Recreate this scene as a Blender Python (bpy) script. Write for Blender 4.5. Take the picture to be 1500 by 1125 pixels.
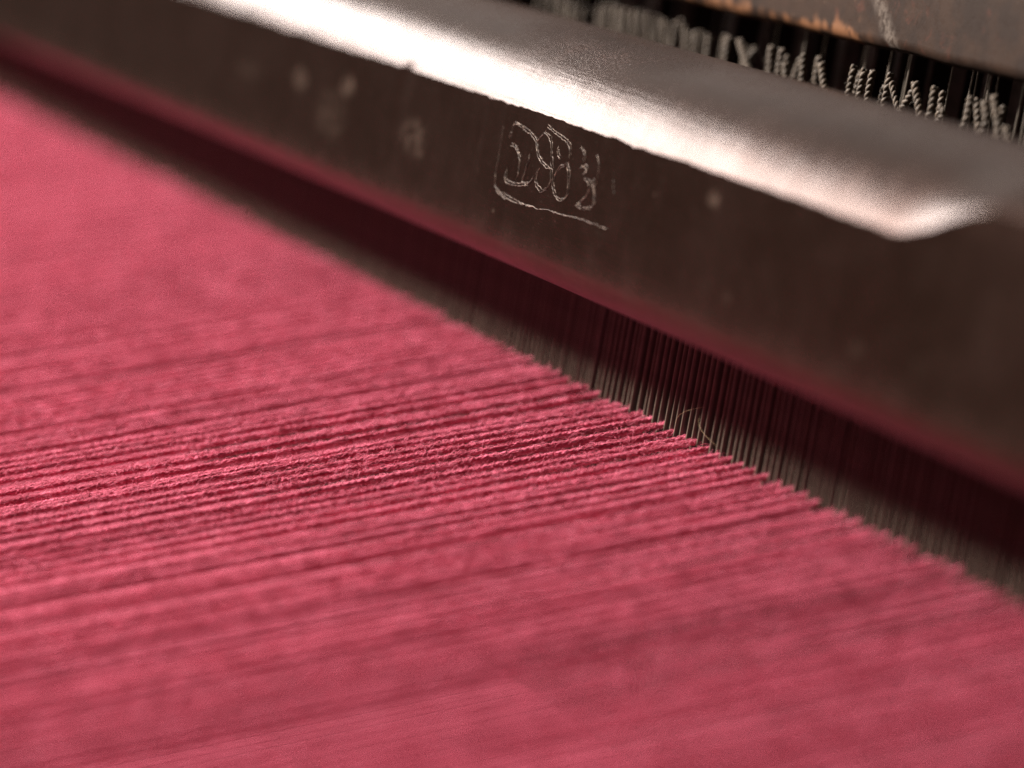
import bpy, math, random
import numpy as np
from mathutils import Matrix, Vector
for o in list(bpy.data.objects): bpy.data.objects.remove(o)
S = 0.001                      # everything below is written in millimetres
rng = np.random.default_rng(11); random.seed(11)
scene = bpy.context.scene; COL = scene.collection

# ------------------------------------------------------------------ camera, light, exposure
cam_d = bpy.data.cameras.new('camera'); cam = bpy.data.objects.new('camera', cam_d); COL.objects.link(cam)
ax = Vector((0.37849604, 0.90941637, 0.17234448)); ay = Vector((-0.1957898, -0.10332181, 0.97518765)); az = Vector((0.90465856, -0.40284795, 0.13894756))
M = Matrix((ax, ay, az)).transposed().to_4x4(); M.translation = Vector((389.103, -196.431, 63.784)) * S
cam.matrix_world = M
cam_d.sensor_width = 36; cam_d.lens = 129.6; cam_d.clip_start = 0.01; cam_d.clip_end = 50
cam_d.dof.use_dof = True; cam_d.dof.focus_distance = 0.441; cam_d.dof.aperture_fstop = 11.2
scene.camera = cam
w = bpy.data.worlds.new('World'); scene.world = w; w.use_nodes = True
w.node_tree.nodes['Background'].inputs[0].default_value = (1.0, 0.86, 0.76, 1)
w.node_tree.nodes['Background'].inputs[1].default_value = 0.035
def lamp(name, direction, dist, size, energy, color, target=(-40, -40, 5), size_y=None):
    l = bpy.data.lights.new(name, 'AREA'); l.energy = energy; l.color = color
    l.shape = 'RECTANGLE' if size_y else 'DISK'; l.size = size
    if size_y: l.size_y = size_y
    o = bpy.data.objects.new(name, l); COL.objects.link(o)
    d = Vector(direction).normalized(); o.location = Vector(target) * S + d * dist
    o.rotation_euler = d.to_track_quat('Z', 'Y').to_euler(); return o
lamp('window_lamp', (-0.90, -0.25, 0.345), 1.6, 0.75, 7.6, (1.0, 0.975, 0.94), size_y=0.27)
lamp('pale_room_lamp', (-0.90, 0.06, 0.43), 1.8, 1.0, .95, (1.0, 0.92, 0.84), size_y=0.75)  # added soft glow for the sheen on the cap's top, in place of a bright room
lamp('work_lamp', (-0.54, -0.66, 0.53), 1.5, 0.24, 128, (1.0, 0.91, 0.83), size_y=0.13)
scene.view_settings.view_transform = 'Standard'; scene.view_settings.look = 'None'
scene.view_settings.exposure = 0; scene.view_settings.gamma = 1
scene.cycles.use_denoising = True; scene.cycles.denoiser = 'OPENIMAGEDENOISE'; scene.cycles.denoising_input_passes = 'RGB_ALBEDO_NORMAL'; scene.cycles.denoising_prefilter = 'NONE'; scene.cycles.use_adaptive_sampling = False; scene.cycles.sampling_pattern = 'BLUE_NOISE'; scene.cycles.filter_width = 1.6; scene.cycles.max_bounces = 6
scene.cycles.sample_clamp_indirect = 1.5; scene.cycles.sample_clamp_direct = 3

# ------------------------------------------------------------------ helpers
def mesh_from(name, v, f, smooth=True, sharp=None):
    v = np.asarray(v, np.float32) * S
    me = bpy.data.meshes.new(name)
    f = np.asarray(f, np.int32)
    me.vertices.add(len(v)); me.vertices.foreach_set('co', v.ravel())
    me.loops.add(f.size); me.loops.foreach_set('vertex_index', f.ravel())
    me.polygons.add(len(f)); me.polygons.foreach_set('loop_start', np.arange(0, f.size, f.shape[1], dtype=np.int32))
    me.update(calc_edges=True); me.validate()
    me.polygons.foreach_set('use_smooth', np.full(len(me.polygons), smooth))
    if sharp is not None: me.set_sharp_from_angle(angle=math.radians(sharp))
    return me
def link(name, me, mat=None, parent=None, loc=None, **props):
    o = bpy.data.objects.new(name, me); COL.objects.link(o)
    if mat is not None and not me.materials: me.materials.append(mat)
    if parent: o.parent = parent
    if loc is not None: o.location = Vector(loc) * S
    for k, x in props.items(): o[k] = x
    return o
def empty(name, loc=(0, 0, 0), **props):
    o = bpy.data.objects.new(name, None); COL.objects.link(o); o.location = Vector(loc) * S; o.empty_display_size = 0.005
    for k, x in props.items(): o[k] = x
    return o
class Acc:                                     # gathers tubes into one mesh (quads)
    def __init__(s): s.v = []; s.f = []; s.n = 0
    def grid(s, P):                            # P: rows x cols x 3, cols wrap
        r, c, _ = P.shape
        idx = np.arange(r * c).reshape(r, c) + s.n
        a = idx[:-1]; b = idx[1:]
        s.f.append(np.stack([a, np.roll(a, -1, 1), np.roll(b, -1, 1), b], -1).reshape(-1, 4))
        s.v.append(P.reshape(-1, 3)); s.n += r * c
    def tube(s, path, rad, sides=6, cap=True, phase=0.):
        p = np.asarray(path, float); n = len(p); rad = np.broadcast_to(np.asarray(rad, float), (n,)).copy()
        t = np.gradient(p, axis=0); t /= np.linalg.norm(t, axis=1)[:, None] + 1e-12
        ref = np.array([1., 0, 0]) if abs(t[:, 0]).mean() < .8 else np.array([0, 0, 1.])
        u = np.cross(t, ref); u /= np.linalg.norm(u, axis=1)[:, None] + 1e-12; b = np.cross(t, u)
        if cap: rad[0] *= .35; rad[-1] *= .35
        a = np.arange(sides) * 2 * np.pi / sides + phase
        s.grid(p[:, None] + rad[:, None, None] * (np.cos(a)[None, :, None] * u[:, None] + np.sin(a)[None, :, None] * b[:, None]))
    def mesh(s, name, **k): return mesh_from(name, np.concatenate(s.v), np.concatenate(s.f), **k)
def smooth_path(pts, n):
    p = np.asarray(pts, float); d = np.r_[0, np.cumsum(np.linalg.norm(np.diff(p, axis=0), axis=1))]
    t = np.linspace(0, d[-1], n); q = np.stack([np.interp(t, d, p[:, k]) for k in range(p.shape[1])], -1)
    for _ in range(max(1, n // 10)):
        q[1:-1] = .25 * q[:-2] + .5 * q[1:-1] + .25 * q[2:]
    return q
def lowfreq(n, amp, step):
    k = max(4, int(n / step)); return np.interp(np.linspace(0, k - 1, n), np.arange(k), rng.normal(0, amp, k))

# ------------------------------------------------------------------ materials
class NT:
    def __init__(s, name):
        s.m = bpy.data.materials.new(name); s.m.use_nodes = True; s.t = s.m.node_tree; s.b = s.t.nodes['Principled BSDF']
        s.co = s.t.nodes.new('ShaderNodeTexCoord').outputs['Object']
        mp = s.t.nodes.new('ShaderNodeVectorMath'); mp.operation = 'SCALE'; mp.inputs['Scale'].default_value = 1000
        s.t.links.new(s.co, mp.inputs[0]); s.mm = mp.outputs[0]
    def L(s, a, b): s.t.links.new(a, b)
    def val(s, sock, x):
        if isinstance(x, (int, float)): sock.default_value = x
        elif isinstance(x, tuple): sock.default_value = x if len(x) != 3 or sock.type == 'VECTOR' else (*x, 1)
        else: s.L(x, sock)
    def math(s, op, a, b=0., c=0.):
        n = s.t.nodes.new('ShaderNodeMath'); n.operation = op
        for i, x in enumerate((a, b, c)): s.val(n.inputs[i], x)
        return n.outputs[0]
    def scaled(s, v):
        n = s.t.nodes.new('ShaderNodeVectorMath'); n.operation = 'MULTIPLY'; s.L(s.mm, n.inputs[0]); n.inputs[1].default_value = v; return n.outputs[0]
    def noise(s, scale, detail=3, rough=.5, v=None, dist=0.):
        n = s.t.nodes.new('ShaderNodeTexNoise'); n.inputs['Scale'].default_value = scale; n.inputs['Detail'].default_value = detail
        n.inputs['Roughness'].default_value = rough; n.inputs['Distortion'].default_value = dist; s.L(v if v is not None else s.mm, n.inputs['Vector']); return n.outputs[0]
    def ramp(s, x, lo, hi, a=0., b=1.):
        n = s.t.nodes.new('ShaderNodeMapRange'); n.interpolation_type = 'SMOOTHSTEP'
        for k, q in zip(range(5), (x, lo, hi, a, b)): s.val(n.inputs[k], q)
        return n.outputs[0]
    def mix(s, f, a, b):
        n = s.t.nodes.new('ShaderNodeMix'); n.data_type = 'RGBA'; s.val(n.inputs[0], f); s.val(n.inputs[6], a); s.val(n.inputs[7], b); return n.outputs[2]
    def bump(s, h, strength, dist):
        n = s.t.nodes.new('ShaderNodeBump'); n.inputs['Strength'].default_value = strength; n.inputs['Distance'].default_value = dist * S
        s.L(h, n.inputs['Height'])
        if s.b.inputs['Normal'].links: s.L(s.b.inputs['Normal'].links[0].from_socket, n.inputs['Normal'])
        s.L(n.outputs[0], s.b.inputs['Normal'])
    def xyz(s):
        n = s.t.nodes.new('ShaderNodeSeparateXYZ'); s.L(s.mm, n.inputs[0]); return n.outputs
    def spot(s, c, r):                          # 1 inside an ellipsoid round c (mm), 0 outside
        n = s.t.nodes.new('ShaderNodeVectorMath'); n.operation = 'SUBTRACT'; s.L(s.mm, n.inputs[0]); n.inputs[1].default_value = c
        d = s.t.nodes.new('ShaderNodeVectorMath'); d.operation = 'DIVIDE'; s.L(n.outputs[0], d.inputs[0]); d.inputs[1].default_value = r
        l = s.t.nodes.new('ShaderNodeVectorMath'); l.operation = 'LENGTH'; s.L(d.outputs[0], l.inputs[0])
        return s.ramp(l.outputs['Value'], .35, 1., 1., 0.)
    def set(s, **k):
        for n, x in k.items(): s.val(s.b.inputs[n.replace('_', ' ')], x)
        return s.m

def yarn_material(name, base, dark, light):
    n = NT(name)
    oi = n.t.nodes.new('ShaderNodeObjectInfo').outputs['Random']
    off = n.t.nodes.new('ShaderNodeVectorMath'); off.operation = 'ADD'; n.L(n.mm, off.inputs[0])
    cx = n.t.nodes.new('ShaderNodeCombineXYZ'); n.L(n.math('MULTIPLY', oi, 731.), cx.inputs[1]); n.L(cx.outputs[0], off.inputs[1])
    st = n.t.nodes.new('ShaderNodeVectorMath'); st.operation = 'MULTIPLY'; n.L(off.outputs[0], st.inputs[0]); st.inputs[1].default_value = (1, .22, 1)
    a = n.noise(1.4, 4, .65, st.outputs[0]); b = n.noise(.16, 2, .5, off.outputs[0])
    c = n.mix(n.ramp(a, .36, .62), dark, base)
    c = n.mix(n.ramp(a, .60, .78, 0., .7), c, light)
    c = n.mix(n.ramp(b, .42, .70, 0., .5), c, dark)
    c = n.mix(n.ramp(oi, .80, 1., 0., .35), c, dark)
    n.bump(n.noise(6., 2, .6, st.outputs[0]), .6, .12)
    return n.set(Base_Color=c, Roughness=.92, Specular_IOR_Level=.2, Sheen_Weight=.35, Sheen_Roughness=.5, Sheen_Tint=(1., .5, .55))
m_fuzz = yarn_material('pale_wool_fuzz', (.70, .19, .292), (.46, .08, .135), (.86, .46, .51))
m_yarn = yarn_material('crimson_wool', (.60, .108, .192), (.30, .034, .070), (.76, .28, .35))

n = NT('reed_steel')
yy = n.xyz()[1]                                  # front edges polished by the yarn; sides painted darker for the shaded gaps
m_reed = n.set(Base_Color=n.mix(n.ramp(yy, .12, .5), n.mix(n.ramp(n.noise(.5, 3), .4, .7), (.088, .069, .052), (.066, .050, .038)), (.032, .027, .022)), Metallic=0., Roughness=.45, Specular_IOR_Level=.35)
n = NT('reed_baulk_wood')
m_baulk = n.set(Base_Color=n.mix(n.noise(.4, 3, .5, n.scaled((.1, 1, 1))), (.10, .06, .04), (.05, .03, .02)), Roughness=.6)

n = NT('dark_worn_metal')                       # the polished cap of the reed
X, Y, Z = n.xyz()
big = n.noise(.05, 3); mid = n.noise(.22, 4, .6); fine = n.noise(2.4, 4, .65)
base = n.mix(n.ramp(big, .35, .65), (.058, .029, .021), (.072, .038, .029))
base = n.mix(n.ramp(mid, .55, .75, 0., .5), base, (.080, .046, .037))
patch = n.noise(.5, 4, .65, None, .6)
scr = n.noise(1.1, 2, .5, n.scaled((.12, 1., 2.2)), 1.)
base = n.mix(n.ramp(scr, .70, .76, 0., .35), base, (.14, .10, .08))
for c, r, k in (((32.6, -18, 31.7), (1.9, 3, 1.3), .75), ((18.2, -18, 29.9), (.5, 2, .35), .6), ((-102.6, -18, 28.3), (4.2, 3, 2.2), .55), ((-83.3, -18, 29.7), (3.4, 3, 2.2), .85),
                ((-88., -18, 25.), (8., 3, 5.), .28), ((-56.6, -18, 26.3), (6.2, 3, 3.1), .42), ((-53.2, -18, 24.2), (1.6, 3, .9), .45), ((-26.4, -18, 21.2), (.6, 2, .4), .5), ((-33.3, -18, 25.2), (.9, 2, .5), .4),
                ((70., -18, 21.9), (2.2, 3, 1.4), .22), ((83., -18, 23.), (2.2, 3, 1.6), .15), ((40., -18, 22.), (1.4, 3, .9), .15), ((-125., -18, 27.), (9., 3, 2.), .15)):
    sp = n.math('MULTIPLY', n.spot(c, r), n.ramp(patch, .40, .60, .12, 1.))
    base = n.mix(n.math('MULTIPLY', sp, k), base, (.40, .28, .22))
speck = n.t.nodes.new('ShaderNodeTexVoronoi'); speck.inputs['Scale'].default_value = .8; n.L(n.mm, speck.inputs['Vector'])
base = n.mix(n.ramp(speck.outputs['Distance'], .06, .14, .45, 0.), base, (.22, .16, .13))
top = n.ramp(Z, 35., 38.)
rough = n.math('ADD', n.math('ADD', n.ramp(mid, .3, .7, .18, .23), n.ramp(Z, 22., 16., 0., .13)), n.math('MULTIPLY', top, n.ramp(fine, .35, .7, 0., .07)))
n.bump(n.noise(1., 3, .6, n.scaled((.10, 1.6, 1.6)), .4), .14, .25)
n.bump(big, .10, 2.0)
n.bump(n.noise(3.2, 3, .6), .10, .20)
grain = n.math('MULTIPLY', n.noise(2.2, 4, .7), n.math('MULTIPLY', n.spot((-22, -6, 42), (34, 9, 9)), 1.))
n.bump(grain, .8, .28)
m_cap = n.set(Base_Color=base, Roughness=rough, Metallic=.90, Specular_IOR_Level=.5)

n = NT('scratched_bare_metal')
m_scratch = n.set(Base_Color=n.mix(n.ramp(n.noise(1.6, 3), .38, .68), (.036, .024, .018), (.165, .122, .095)), Metallic=.4, Roughness=.45)

n = NT('brown_rail_metal')                      # heddle frame rail: brown paint, coppery worn lower edge, pale scuff
X, Y, Z = n.xyz()
mid = n.noise(.18, 4, .6); fine = n.noise(.9, 5, .7)
c = n.mix(n.ramp(mid, .35, .65), (.013, .0068, .0045), (.022, .0112, .0068))
c = n.mix(n.ramp(n.noise(.35, 4, .6, None, 1.),   .58, .70, 0., .28), c, (.070, .022, .014))
left = n.ramp(X, -8., -14.)
edge = n.ramp(Z, 52.8, 49.2)
blob = n.noise(.36, 2, .5, None, .3)
worn = n.math('MULTIPLY', n.ramp(n.math('ADD', blob, n.math('MULTIPLY', edge, .26)),   .62, .84), n.math('MULTIPLY', left, n.math('ADD', n.math('MULTIPLY', edge, .8), .2)))
c = n.mix(n.math('MULTIPLY', worn, .9), c, (.165, .075, .036))
c = n.mix(n.math('MULTIPLY', n.math('MULTIPLY', n.ramp(fine, .62, .68, 0., .6), left), 1.), c, (.14, .08, .05))
band = n.math('SUBTRACT', X, n.math('MULTIPLY', n.math('SUBTRACT', Z, 50.), -1.05))
sc = n.math('MULTIPLY', n.ramp(n.math('ABSOLUTE', n.math('ADD', n.math('ADD', band, 3.4), n.math('MULTIPLY', fine, .8))), .3, 2.8, 1., 0.), n.ramp(fine, .40, .60, .15, 1.))
c = n.mix(n.math('MULTIPLY', sc, .7), c, (.105, .084, .070))
n.bump(fine, .3, .15)
m_rail = n.set(Base_Color=c, Roughness=n.ramp(fine, .3, .7, .5, .75), Metallic=0., Specular_IOR_Level=.10)

n = NT('olive_cord')
m_cord = n.set(Base_Color=n.mix(n.ramp(n.noise(1.2, 4, .6), .35, .65), (.042, .028, .017), (.074, .050, .031)), Roughness=.6, Specular_IOR_Level=.25, Sheen_Weight=.1)
n = NT('thin_steel_wire')
m_wire = n.set(Base_Color=n.mix(n.noise(.7, 3), (.20, .17, .14), (.40, .35, .30)), Metallic=.8, Roughness=.35)
n = NT('dull_flat_steel')
m_strip = n.set(Base_Color=n.mix(n.ramp(n.noise(.25, 3), .35, .65), (.060, .034, .028), (.11, .060, .055)), Metallic=.3, Roughness=.5)
n = NT('dark_loom_iron')  # near black: the shade of the enclosed loom put into the colour
m_dark = n.set(Base_Color=n.mix(n.noise(.03, 3), (.006, .004, .0035), (.010, .007, .006)), Roughness=1., Specular_IOR_Level=0.)
n = NT('stray_fibre')
m_fibre = n.set(Base_Color=(.55, .40, .22), Roughness=.6)

# ------------------------------------------------------------------ setting: added near-black backdrop and plate for the loom's shaded inside
def slab(name, x0, x1, y0, y1, z0, z1, mat, **p):
    v = [(x, y, z) for x in (x0, x1) for y in (y0, y1) for z in (z0, z1)]
    f = [(0, 1, 3, 2), (4, 6, 7, 5), (0, 4, 5, 1), (2, 3, 7, 6), (0, 2, 6, 4), (1, 5, 7, 3)]
    return link(name, mesh_from(name, v, f, smooth=False), mat, **p)
slab('ground', -900, 500, -420, 400, -96, -90, m_dark, kind='structure')  # added plate that keeps ambient light from coming up below
slab('wall', -900, 400, 80, 86, -90, 100, m_dark, kind='structure')  # dark sheet added where only the shaded depth of the loom shows

# ------------------------------------------------------------------ reed: every wire a part
PITCH = 1.6
reed = empty('weaving_reed', (0, 0, -54), label='comb of thin upright steel wires between crimson yarns and dark metal beam', category='reed')
hw = .16
prof = np.array([(-hw, .10), (-hw * .6, 0), (hw * .6, 0), (hw, .10), (hw, 2.5), (hw * .6, 2.6), (-hw * .6, 2.6), (-hw, 2.5)])
acc = Acc(); zs = [0., 44., 69.]
acc.grid(np.array([[(x, y, z) for x, y in prof] for z in zs]))
dent_me = acc.mesh('reed_wire', sharp=40)
dents = []
for i in range(-222, 68):
    o = link('reed_wire', dent_me, m_reed, reed, ((i + .5) * PITCH + rng.normal(0, .05), rng.normal(0, .03), 0))
    o.rotation_euler = (rng.normal(0, .0012), rng.normal(0, .0016), rng.normal(0, .03)); dents.append(o)
link('bottom_baulk', mesh_from('bottom_baulk', [(x, y, z) for x in (-360, 112) for y in (-3, 5.5) for z in (-5, 4)],
     [(0, 1, 3, 2), (4, 6, 7, 5), (0, 4, 5, 1), (2, 3, 7, 6), (0, 2, 6, 4), (1, 5, 7, 3)], smooth=False), m_baulk, reed)

# ------------------------------------------------------------------ reed cap: rounded metal beam over the reed
cap = empty('reed_cap', (0, 0, 0), label='dark brown polished metal beam with bright rounded upper edge and scratched number on its face', category='loom beam')
R0 = 17.8; cy0 = -18 + R0 * math.sin(math.radians(65)); cz0 = 34.5 - R0 * math.cos(math.radians(65))
xs = np.unique(np.r_[np.linspace(-380, -120, 110), np.linspace(-120, 60, 360), np.linspace(60, 125, 150)])
rows = []
wob = lowfreq(len(xs), .09, 5) + lowfreq(len(xs), .05, 1.5)
for x, wv in zip(xs, wob):
    t = min(1, max(0, (x - 72.) / 18.)); t = t * t * (3 - 2 * t)
    th = math.radians(65) + wv / R0
    sq = 1 - .46 * t                             # towards the right end the top flattens and the upper edge climbs
    ztop = cz0 + R0
    arc = lambda a: (cy0 - R0 * math.sin(a) + 1.5 * t * max(0, math.sin(a)), ztop - (ztop - cz0 - R0 * math.cos(a)) * sq)
    yc, zc = arc(th)
    if abs(x + 63) < 3.: d = .55 * (1 - abs(x + 63) / 3.); yc += d * .6; zc += d * .8   # a nick in the worn edge
    pts = [(8, 15.2), (3.2, 15.2), (3.0, 13.0), (-.6, 13.0), (-.8, 15.2)]
    rb = 3.4
    for k in range(9):
        a = math.radians(90 * k / 8); pts.append((-18 + rb - rb * math.sin(a), 14.9 + rb - rb * math.cos(a)))
    y1, z1 = pts[-1]
    for k in range(1, 13): s = k / 12; pts.append((y1 + (yc - y1) * s, z1 + (zc - z1) * s))
    for a in np.linspace(th, math.radians(-42), 30)[1:]: pts.append(arc(a))
    pts.append((9.4, 34)); pts.append((9.4, 17))
    rows.append([(x, a, b) for a, b in pts])
acc = Acc(); P = np.array(rows); acc.grid(P)
v = np.concatenate(acc.v); f = np.concatenate(acc.f)
cap_me = mesh_from('cap_body', v, f, sharp=13)
link('cap_body', cap_me, m_cap, cap)
border = [[(-27.65,31.77),(-27.47,28.77),(-27.6,26.01),(-27.19,24.25),(-26.05,23.51),(-23.08,23.05)],[(-27.12,24.11),(-24.44,23.45),(-21.12,23.05),(-16.59,23.3),(-14.36,23.43),(-12.47,23.42),(-10.39,23.82),(-7.78,23.79),(-4.55,23.93),(-1.05,24.19),(2.13,24.27),(4.97,24.22),(7.06,24.2)],[(-24.57,23.73),(-20.94,23.53),(-17.37,23.33),(-14.73,23.41)],[(1.17,32.07),(2.26,30.37),(1.89,28.02),(2.26,26.36)],[(6.65,29.88),(7.35,28.28)]]
digits = [[(-22.78,32.28),(-24.53,32.27),(-25.03,31.22),(-25.12,30.3)],[(-24.63,29.47),(-23.34,29.65),(-21.92,29.09),(-20.92,28.19),(-20.83,26.7),(-20.99,25.78)],[(-24.81,26.42),(-24.23,25.15),(-22.78,24.98),(-20.14,25.18),(-17.24,25.59)],[(-18.16,29.33),(-18.68,27.91),(-19.07,26.66),(-19.29,25.88),(-17.6,25.53),(-16.19,26.64)],[(-24.53,32.27),(-22.56,32.23),(-20.45,31.84),(-18.39,31.53),(-17.0,30.98),(-16.21,30.05)],[(-15.01,32.43),(-16.0,31.71),(-17.0,30.98),(-16.02,29.63),(-14.51,28.81),(-12.85,28.46),(-11.39,28.52)],[(-15.01,32.43),(-13.35,32.07),(-12.45,31.31),(-11.83,29.93),(-11.04,28.58)],[(-11.32,28.39),(-10.83,27.28),(-11.45,26.16),(-13.13,25.32),(-14.74,25.96),(-15.54,26.88),(-14.91,28.01)],[(-14.41,33.18),(-11.78,32.73),(-9.44,32.46),(-7.65,32.13),(-6.76,31.38),(-6.57,30.53)],[(-10.58,31.28),(-9.97,30.34),(-9.09,30.03)],[(-6.78,29.78),(-8.95,28.88),(-10.2,27.96),(-10.23,26.78),(-9.22,25.76),(-7.7,25.26),(-6.61,25.28),(-5.48,26.04),(-5.46,27.21),(-6.06,28.57),(-6.78,29.78)],[(-4.05,32.19),(-2.57,31.68),(-2.48,30.68)],[(-3.2,29.86),(-1.91,30.19),(-1.0,29.75),(-2.16,29.15)],[(-1.59,28.65),(0.14,28.77),(0.24,27.34),(-0.85,26.17),(-2.68,25.45),(-0.46,25.29),(2.17,25.78),(2.6,26.42),(1.44,28.24),(0.75,29.0)]]
def scratches(name, strokes, r):
    acc = Acc()
    for st in list(strokes) + [[(a + .35 + rng.normal(0, .1), b + .25 + rng.normal(0, .1)) for a, b in q] for q in strokes if name.endswith('number')]:
        n_ = max(8, int(len(st) * 7)); q = smooth_path(st, n_)
        q = q + np.stack([lowfreq(n_, .09, 1.2), lowfreq(n_, .05, 1.2)], -1)
        rr = r * np.clip(1 + lowfreq(n_, .45, 1.5), .25, 1.9)
        acc.tube(np.stack([q[:, 0], np.full(n_, -18.02), q[:, 1]], -1), rr, 5)
    return acc.mesh(name)
link('scratched_border', scratches('scratched_border', border, .046), m_scratch, cap)
link('scratched_number', scratches('scratched_number', digits, .040), m_scratch, cap)

# ------------------------------------------------------------------ warp yarns
SL = math.radians(15.8)
def yarn_mesh(k):
    acc = Acc()
    y = np.r_[np.arange(26, 6, -.8), np.arange(6, -125, -.24), np.arange(-125, -235, -.7)]; n_ = len(y)
    wx = lowfreq(n_, .05, 40) + lowfreq(n_, .02, 8); wz = lowfreq(n_, .06, 40) + lowfreq(n_, .025, 8)
    slub = np.clip(1 + lowfreq(n_, .10, 30) + lowfreq(n_, .05, 8), .75, 1.4)
    ph0 = rng.uniform(0, 6.28); tw = y * 2 * np.pi / 1.9 + ph0 + lowfreq(n_, 1.0, 14)
    for s in (0, np.pi):
        rad = (.225 * slub * np.clip(1 + rng.normal(0, .06, n_), .8, 1.25))
        cxx = wx + .078 * np.cos(tw + s) * slub; czz = wz + .078 * np.sin(tw + s) * slub
        a = np.arange(6) * np.pi / 3
        rj = rad[:, None] * (1 + rng.normal(0, .12, (n_, 6)))
        acc.grid(np.stack([cxx[:, None] + rj * np.cos(a), np.broadcast_to(y[:, None], (n_, 6)), czz[:, None] + rj * np.sin(a)], -1))
    n_core = sum(len(q) for q in acc.f); nf = 5200                                   # fuzz: fine hairs standing off the yarn
    fy = rng.uniform(-112, 5, nf); fa = rng.uniform(0, 6.28, nf); ln = rng.gamma(2.6, .36, nf); dr = rng.choice((-1, 1), nf)
    for q in range(nf):
        t = np.linspace(0, 1, 5); lift = .26 + rng.gamma(1.4, .11) * np.sin(t * rng.uniform(1.6, 3.3)) ; swirl = fa[q] + t * rng.normal(.5, 1.2)
        yy = fy[q] + dr[q] * ln[q] * t
        p = np.stack([lift * np.cos(swirl), yy, lift * np.sin(swirl)], -1); p[1:-1] += rng.normal(0, .035, (3, 3))
        acc.tube(p, rng.uniform(.014, .026), 3)
    me = acc.mesh('warp_yarn'); me.materials.append(m_yarn); me.materials.append(m_fuzz)
    mi = np.zeros(len(me.polygons), np.int32); mi[n_core:] = 1; me.polygons.foreach_set('material_index', mi)
    return me
yarns = [yarn_mesh(k) for k in range(7)]
GU = 'crimson warp yarns of the upper layer'
def put_yarn(x, z, slope, jz, group, label, extra=0.):
    o = link('warp_yarn', yarns[rng.integers(len(yarns))], m_yarn, None, (x + rng.normal(0, .11), rng.normal(0, .02), z + jz), label=label, category='yarn', group=group)
    o.rotation_euler = (Matrix.Rotation(slope + rng.normal(0, .0016), 3, 'X') @ Matrix.Rotation(rng.normal(0, .0022), 3, 'Z') @ Matrix.Rotation(rng.uniform(0, 6.28), 3, 'Y')).to_euler()
    return o
LU = 'fuzzy crimson wool yarn of the upper layer, stretched straight to the steel reed'
for i in range(-104, 42):
    put_yarn(i * 2 * PITCH, -.1, SL, rng.normal(0, .15) + .08 * math.sin(i * 1.9), GU, LU)
    xo = (i * 2 + 1) * PITCH
    if (-26 < xo < 12 and rng.random() < .40) or (42 < xo < 76 and rng.random() < .38): continue   # thin places in the sheet
    put_yarn((i * 2 + 1) * PITCH, -1.45, SL - .003, rng.normal(0, .22), GU, LU)
acc = Acc()                                     # lower layer of the shed: hardly seen, one mass
ly = np.r_[np.linspace(20, 0, 6), np.linspace(-2, -240, 110)]
for i in range(-208, 84):
    x = (i + .5) * PITCH + rng.normal(0, .2); sl = .098 + rng.normal(0, .002)
    cxx = x + rng.normal(0, .001) * ly + lowfreq(len(ly), .03, 6); czz = -40 + (.283 + .0 * sl) * ly + .03 * (i % 2)
    a = np.arange(6) * np.pi / 3
    acc.grid(np.stack([cxx[:, None] + .9 * np.cos(a), np.broadcast_to(ly[:, None], (len(ly), 6)), czz[:, None] + .02 * np.sin(a)], -1))
link('lower_warp_yarns', acc.mesh('lower_warp_yarns'), m_yarn, None, label='lower layer of crimson warp yarns, glimpsed through gaps between the upper yarns', category='yarn layer', kind='stuff')

# ------------------------------------------------------------------ heddle frame rail, heddles, wires behind the cap
rail = empty('heddle_rail', (0, 0, 0), label='brown metal rail with coppery worn lower edge and pale scuff, above the twisted cords', category='rail')
pts = []
for k in range(8):
    a = math.radians(90 * k / 7); pts.append((20 + 1.6 - 1.6 * math.sin(a), 49.0 + 1.6 - 1.6 * math.cos(a)))
pts += [(20, 60), (20, 92), (21, 93), (29, 93), (30, 92), (30, 49)]
xs = np.linspace(-330, 95, 200); wv = lowfreq(200, .10, 4)
acc = Acc(); acc.grid(np.array([[(x, a, b + (q if b < 51 else 0)) for a, b in pts] for x, q in zip(xs, wv)]))
link('rail_bar', acc.mesh('rail_bar', sharp=35), m_rail, rail)
cords = [[(-16.68,45.43),(-14.24,42.14)],[(-8.19,46.11),(-8.4,41.7)],[(-5.47,46.01),(-5.71,41.71)],[(-3.38,46.1),(-3.39,41.68)],[(1.07,46.31),(0.84,41.65)],[(1.8,45.33),(4.1,42.98)],[(7.05,45.0),(4.5,41.56)],[(7.33,46.01),(9.95,42.77),(9.51,41.73)],[(12.15,46.05),(12.36,43.41),(11.22,41.64)],[(14.15,44.29),(15.39,43.64),(13.52,42.11)],[(20.78,45.94),(20.75,43.55),(19.63,41.49)],[(23.97,45.87),(25.26,44.15),(24.45,41.36)],[(25.83,46.74),(27.74,44.17),(28.89,41.98)],[(29.79,43.66),(31.28,42.16)],[(-17.28,45.53),(-14.9,43.77)],[(-21.77,45.95),(-20.96,43.02)],[(-27.9,45.93),(-27.54,42.21)],[(-30.95,45.75),(-29.98,42.44)],[(-26.29,44.37),(-25.19,42.15)],[(-39.93,45.7),(-35.64,42.2)],[(-43.43,45.76),(-43.17,42.18)],[(-49.07,45.31),(-48.52,42.0)],[(-53.1,45.31),(-52.66,42.25)],[(-56.61,45.47),(-55.06,42.33)],[(-59.83,45.86),(-59.57,42.18)],[(-64.95,45.96),(-64.69,42.24)],[(-63.06,45.7),(-61.4,42.34)],[(-73.27,45.82),(-71.26,42.25)],[(-76.04,45.82),(-74.9,42.12)],[(-78.3,45.67),(-77.5,42.21)],[(-82.83,45.77),(-81.83,42.41)],[(-84.84,45.47),(-84.0,42.46)],[(-94.66,45.62),(-93.79,42.56)],[(-98.12,45.56),(-97.29,42.58)],[(-101.62,45.51),(-100.92,42.79)]]
del cords[14]
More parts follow.
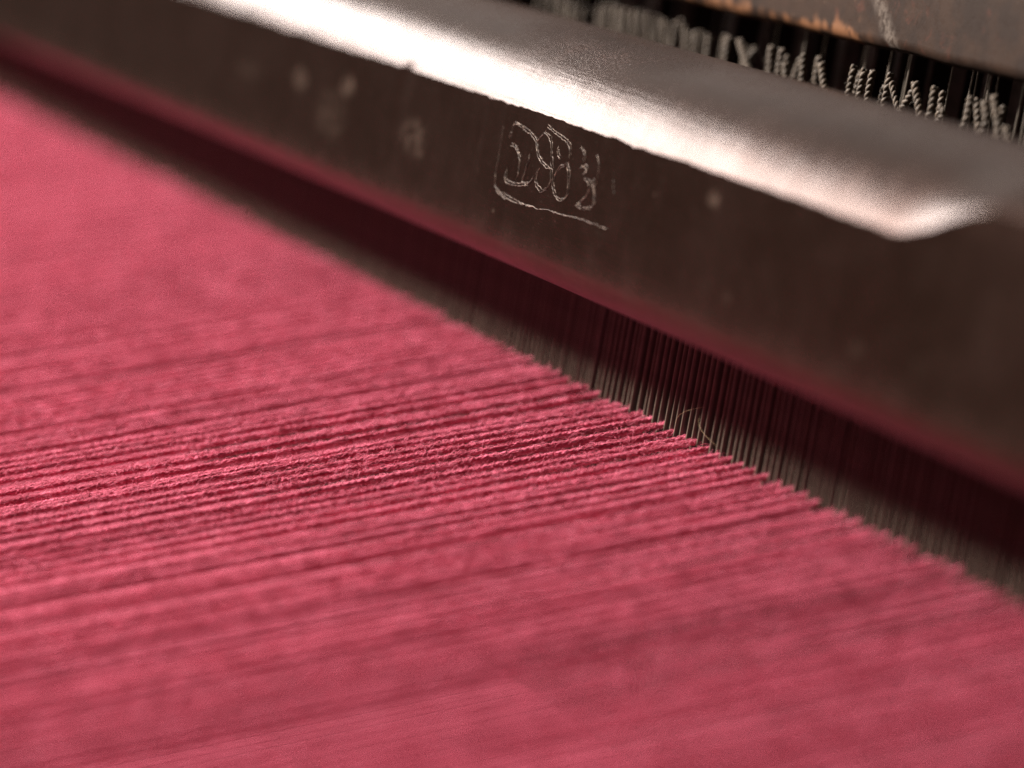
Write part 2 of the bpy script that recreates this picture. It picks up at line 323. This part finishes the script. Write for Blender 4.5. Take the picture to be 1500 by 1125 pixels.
clab = {13: 'short blurred twisted cord at the far right of the row behind the beam', 12: 'blurred twisted cord bending right, second from the right end of the row', 11: 'blurred twisted cord with a bend, third from the right end of the row',
 10: 'blurred pale twisted cord leaning left at its foot, fourth from the right end', 9: 'short bent twisted cord hooked beside a tall cord, right end of the sharp group', 8: 'tall twisted cord curving left at its foot, just left of a short hooked one',
 7: 'twisted cord bending right then left, crossing a slanted short one', 6: 'short twisted cord slanting strongly left, forming the middle stroke of an N shape', 5: 'thin twisted cord leaning right, touching the top of the tall cord beside it',
 4: 'tall sharp twisted cord right of the close group of three', 3: 'right cord of the sharp close group of three twisted cords', 2: 'middle cord of the sharp close group of three twisted cords', 1: 'left cord of the sharp close group of three, frayed at its side',
 0: 'single twisted cord leaning right, just left of the sharp group of three'}
ORD = 'first second third fourth fifth sixth seventh eighth ninth tenth eleventh twelfth thirteenth fourteenth fifteenth sixteenth seventeenth eighteenth nineteenth twentieth twenty-first twenty-second'.split()
rank = {k: q for q, k in enumerate(sorted(range(14, len(cords)), key=lambda k: -cords[k][0][0]))}
for x0 in list(np.arange(-112, -24, 4.6)) + [-12.5, -6.8, 10., 17.2, 22.6, 33.]:       # a second, lower row behind
    x0 += rng.normal(0, 1.); lean = rng.normal(0, .9); cords.append([(x0, 45.2 + rng.normal(0, .5)), (x0 + lean, 42.0)])
GC = 'twisted cords between the beam and the brown rail'
for k, c in enumerate(cords):
    (xt, zt), (xb, zb) = c[0], c[-1]; dx = (xb - xt) / max(1., zt - zb)
    path = [(xb + dx * 5, 18, zb - 6.)] + [(x, 18, z) for x, z in c[::-1]]
    path += [(xt - dx * .3, 18.1, zt + .3)]
    n_ = 160; q = smooth_path(path, n_)
    t = np.gradient(q, axis=0); d = np.r_[0, np.cumsum(np.linalg.norm(np.diff(q, axis=0), axis=1))]; t /= np.linalg.norm(t, axis=1)[:, None]
    u = np.cross(t, np.array([1., 0, 0])); u /= np.linalg.norm(u, axis=1)[:, None]; b = np.cross(t, u)
    thin = .75 if k in (5, 9) else 1.
    tw = d * 2 * np.pi / 1.6 + rng.uniform(0, 6)
    h = empty('twisted_cord', (xb, 18, zb - 6), label=clab.get(k) or (k > 33 and 'dim twisted cord in the second row, standing behind the front cords') or f'blurred olive twisted cord, {ORD[rank[k]]} to the left of the single cord beside the sharp group', category='heddle cord', group=GC)
    if k > 33: q[:, 1] += 3.5
    base = np.array((xb, 18, zb - 6))
    for s in (0, np.pi):
        acc = Acc(); p = q + .19 * thin * (np.cos(tw + s)[:, None] * u + np.sin(tw + s)[:, None] * b) - base
        acc.tube(p, .30 * thin * np.clip(1 + rng.normal(0, .05, n_), .8, 1.2), 7)
        link('cord_strand', acc.mesh('cord_strand'), m_cord, h)
    acc = Acc()
    for _ in range(14):
        j = rng.integers(60, 150); p0 = q[j] - base; dd = rng.normal(0, 1, 3); dd[1] -= .8; dd[2] -= .5; dd /= np.linalg.norm(dd)
        acc.tube(np.array([p0, p0 + dd * .45, p0 + dd * .9 + rng.normal(0, .12, 3)]), .022, 3)
    link('frayed_fibres', acc.mesh('frayed_fibres'), m_cord, h, kind='stuff')
acc = Acc(); acc.tube(np.array([(0, 0, z) for z in np.linspace(0, 60, 7)]), .13, 6); wire_me = acc.mesh('heddle_wire')
for k, x in enumerate((-12.5, -10.2, 3.5, 6.5, 10.1, 13.6, 16.8, 17.6, 21.8, 24.6, 27.2, 29., 31.4, 34., -1.5, -6.2, 8.4, 19.6, -19.5, -24., -33., -46., -36.5)):
    link('heddle_wire', wire_me, m_wire, None, (x, 24 + (k * 7 % 5) * 1.1, 4), label='thin upright steel wire in the dark gap behind the twisted cords under the rail', category='wire', group='thin steel wires behind the cords').rotation_euler = (0, rng.normal(0, .02), 0)
acc = Acc(); acc.grid(np.array([[(x, y, z) for x, y in ((-1.1, .15), (-1., 0), (1., 0), (1.1, .15), (1., .3), (-1., .3))] for z in (0, 30, 60)])); strip_me = acc.mesh('flat_heddle', sharp=30)
for k, x in enumerate(np.arange(-118, 44, 5.2)):
    link('flat_heddle', strip_me, m_strip, None, (x + rng.normal(0, .7), 36 + rng.uniform(-2, 3), 6), label='dull flat steel strip standing blurred in the dark behind the twisted cords', category='heddle', group='flat steel strips behind the cords').rotation_euler = (0, 0, rng.normal(0, .35))

# ------------------------------------------------------------------ loose hairs caught on the reed
for k, (x, z, dx, dz) in enumerate(((-1.5, 1.2, 7., 3.4), (4.5, 3.5, 6., -2.6))):
    t = np.linspace(0, 1, 14); acc = Acc()
    acc.tube(np.stack([dx * t, -.5 - 1.2 * np.sin(3 * t), dz * t + .25 * np.sin(2.6 * t)], -1), .010, 4)
    link('loose_hair', acc.mesh('loose_hair'), m_fibre, None, (x, 0, z), label=('golden loose hair curling up from the yarns at the reed', 'golden loose hair sloping down across the reed wires')[k], category='hair')
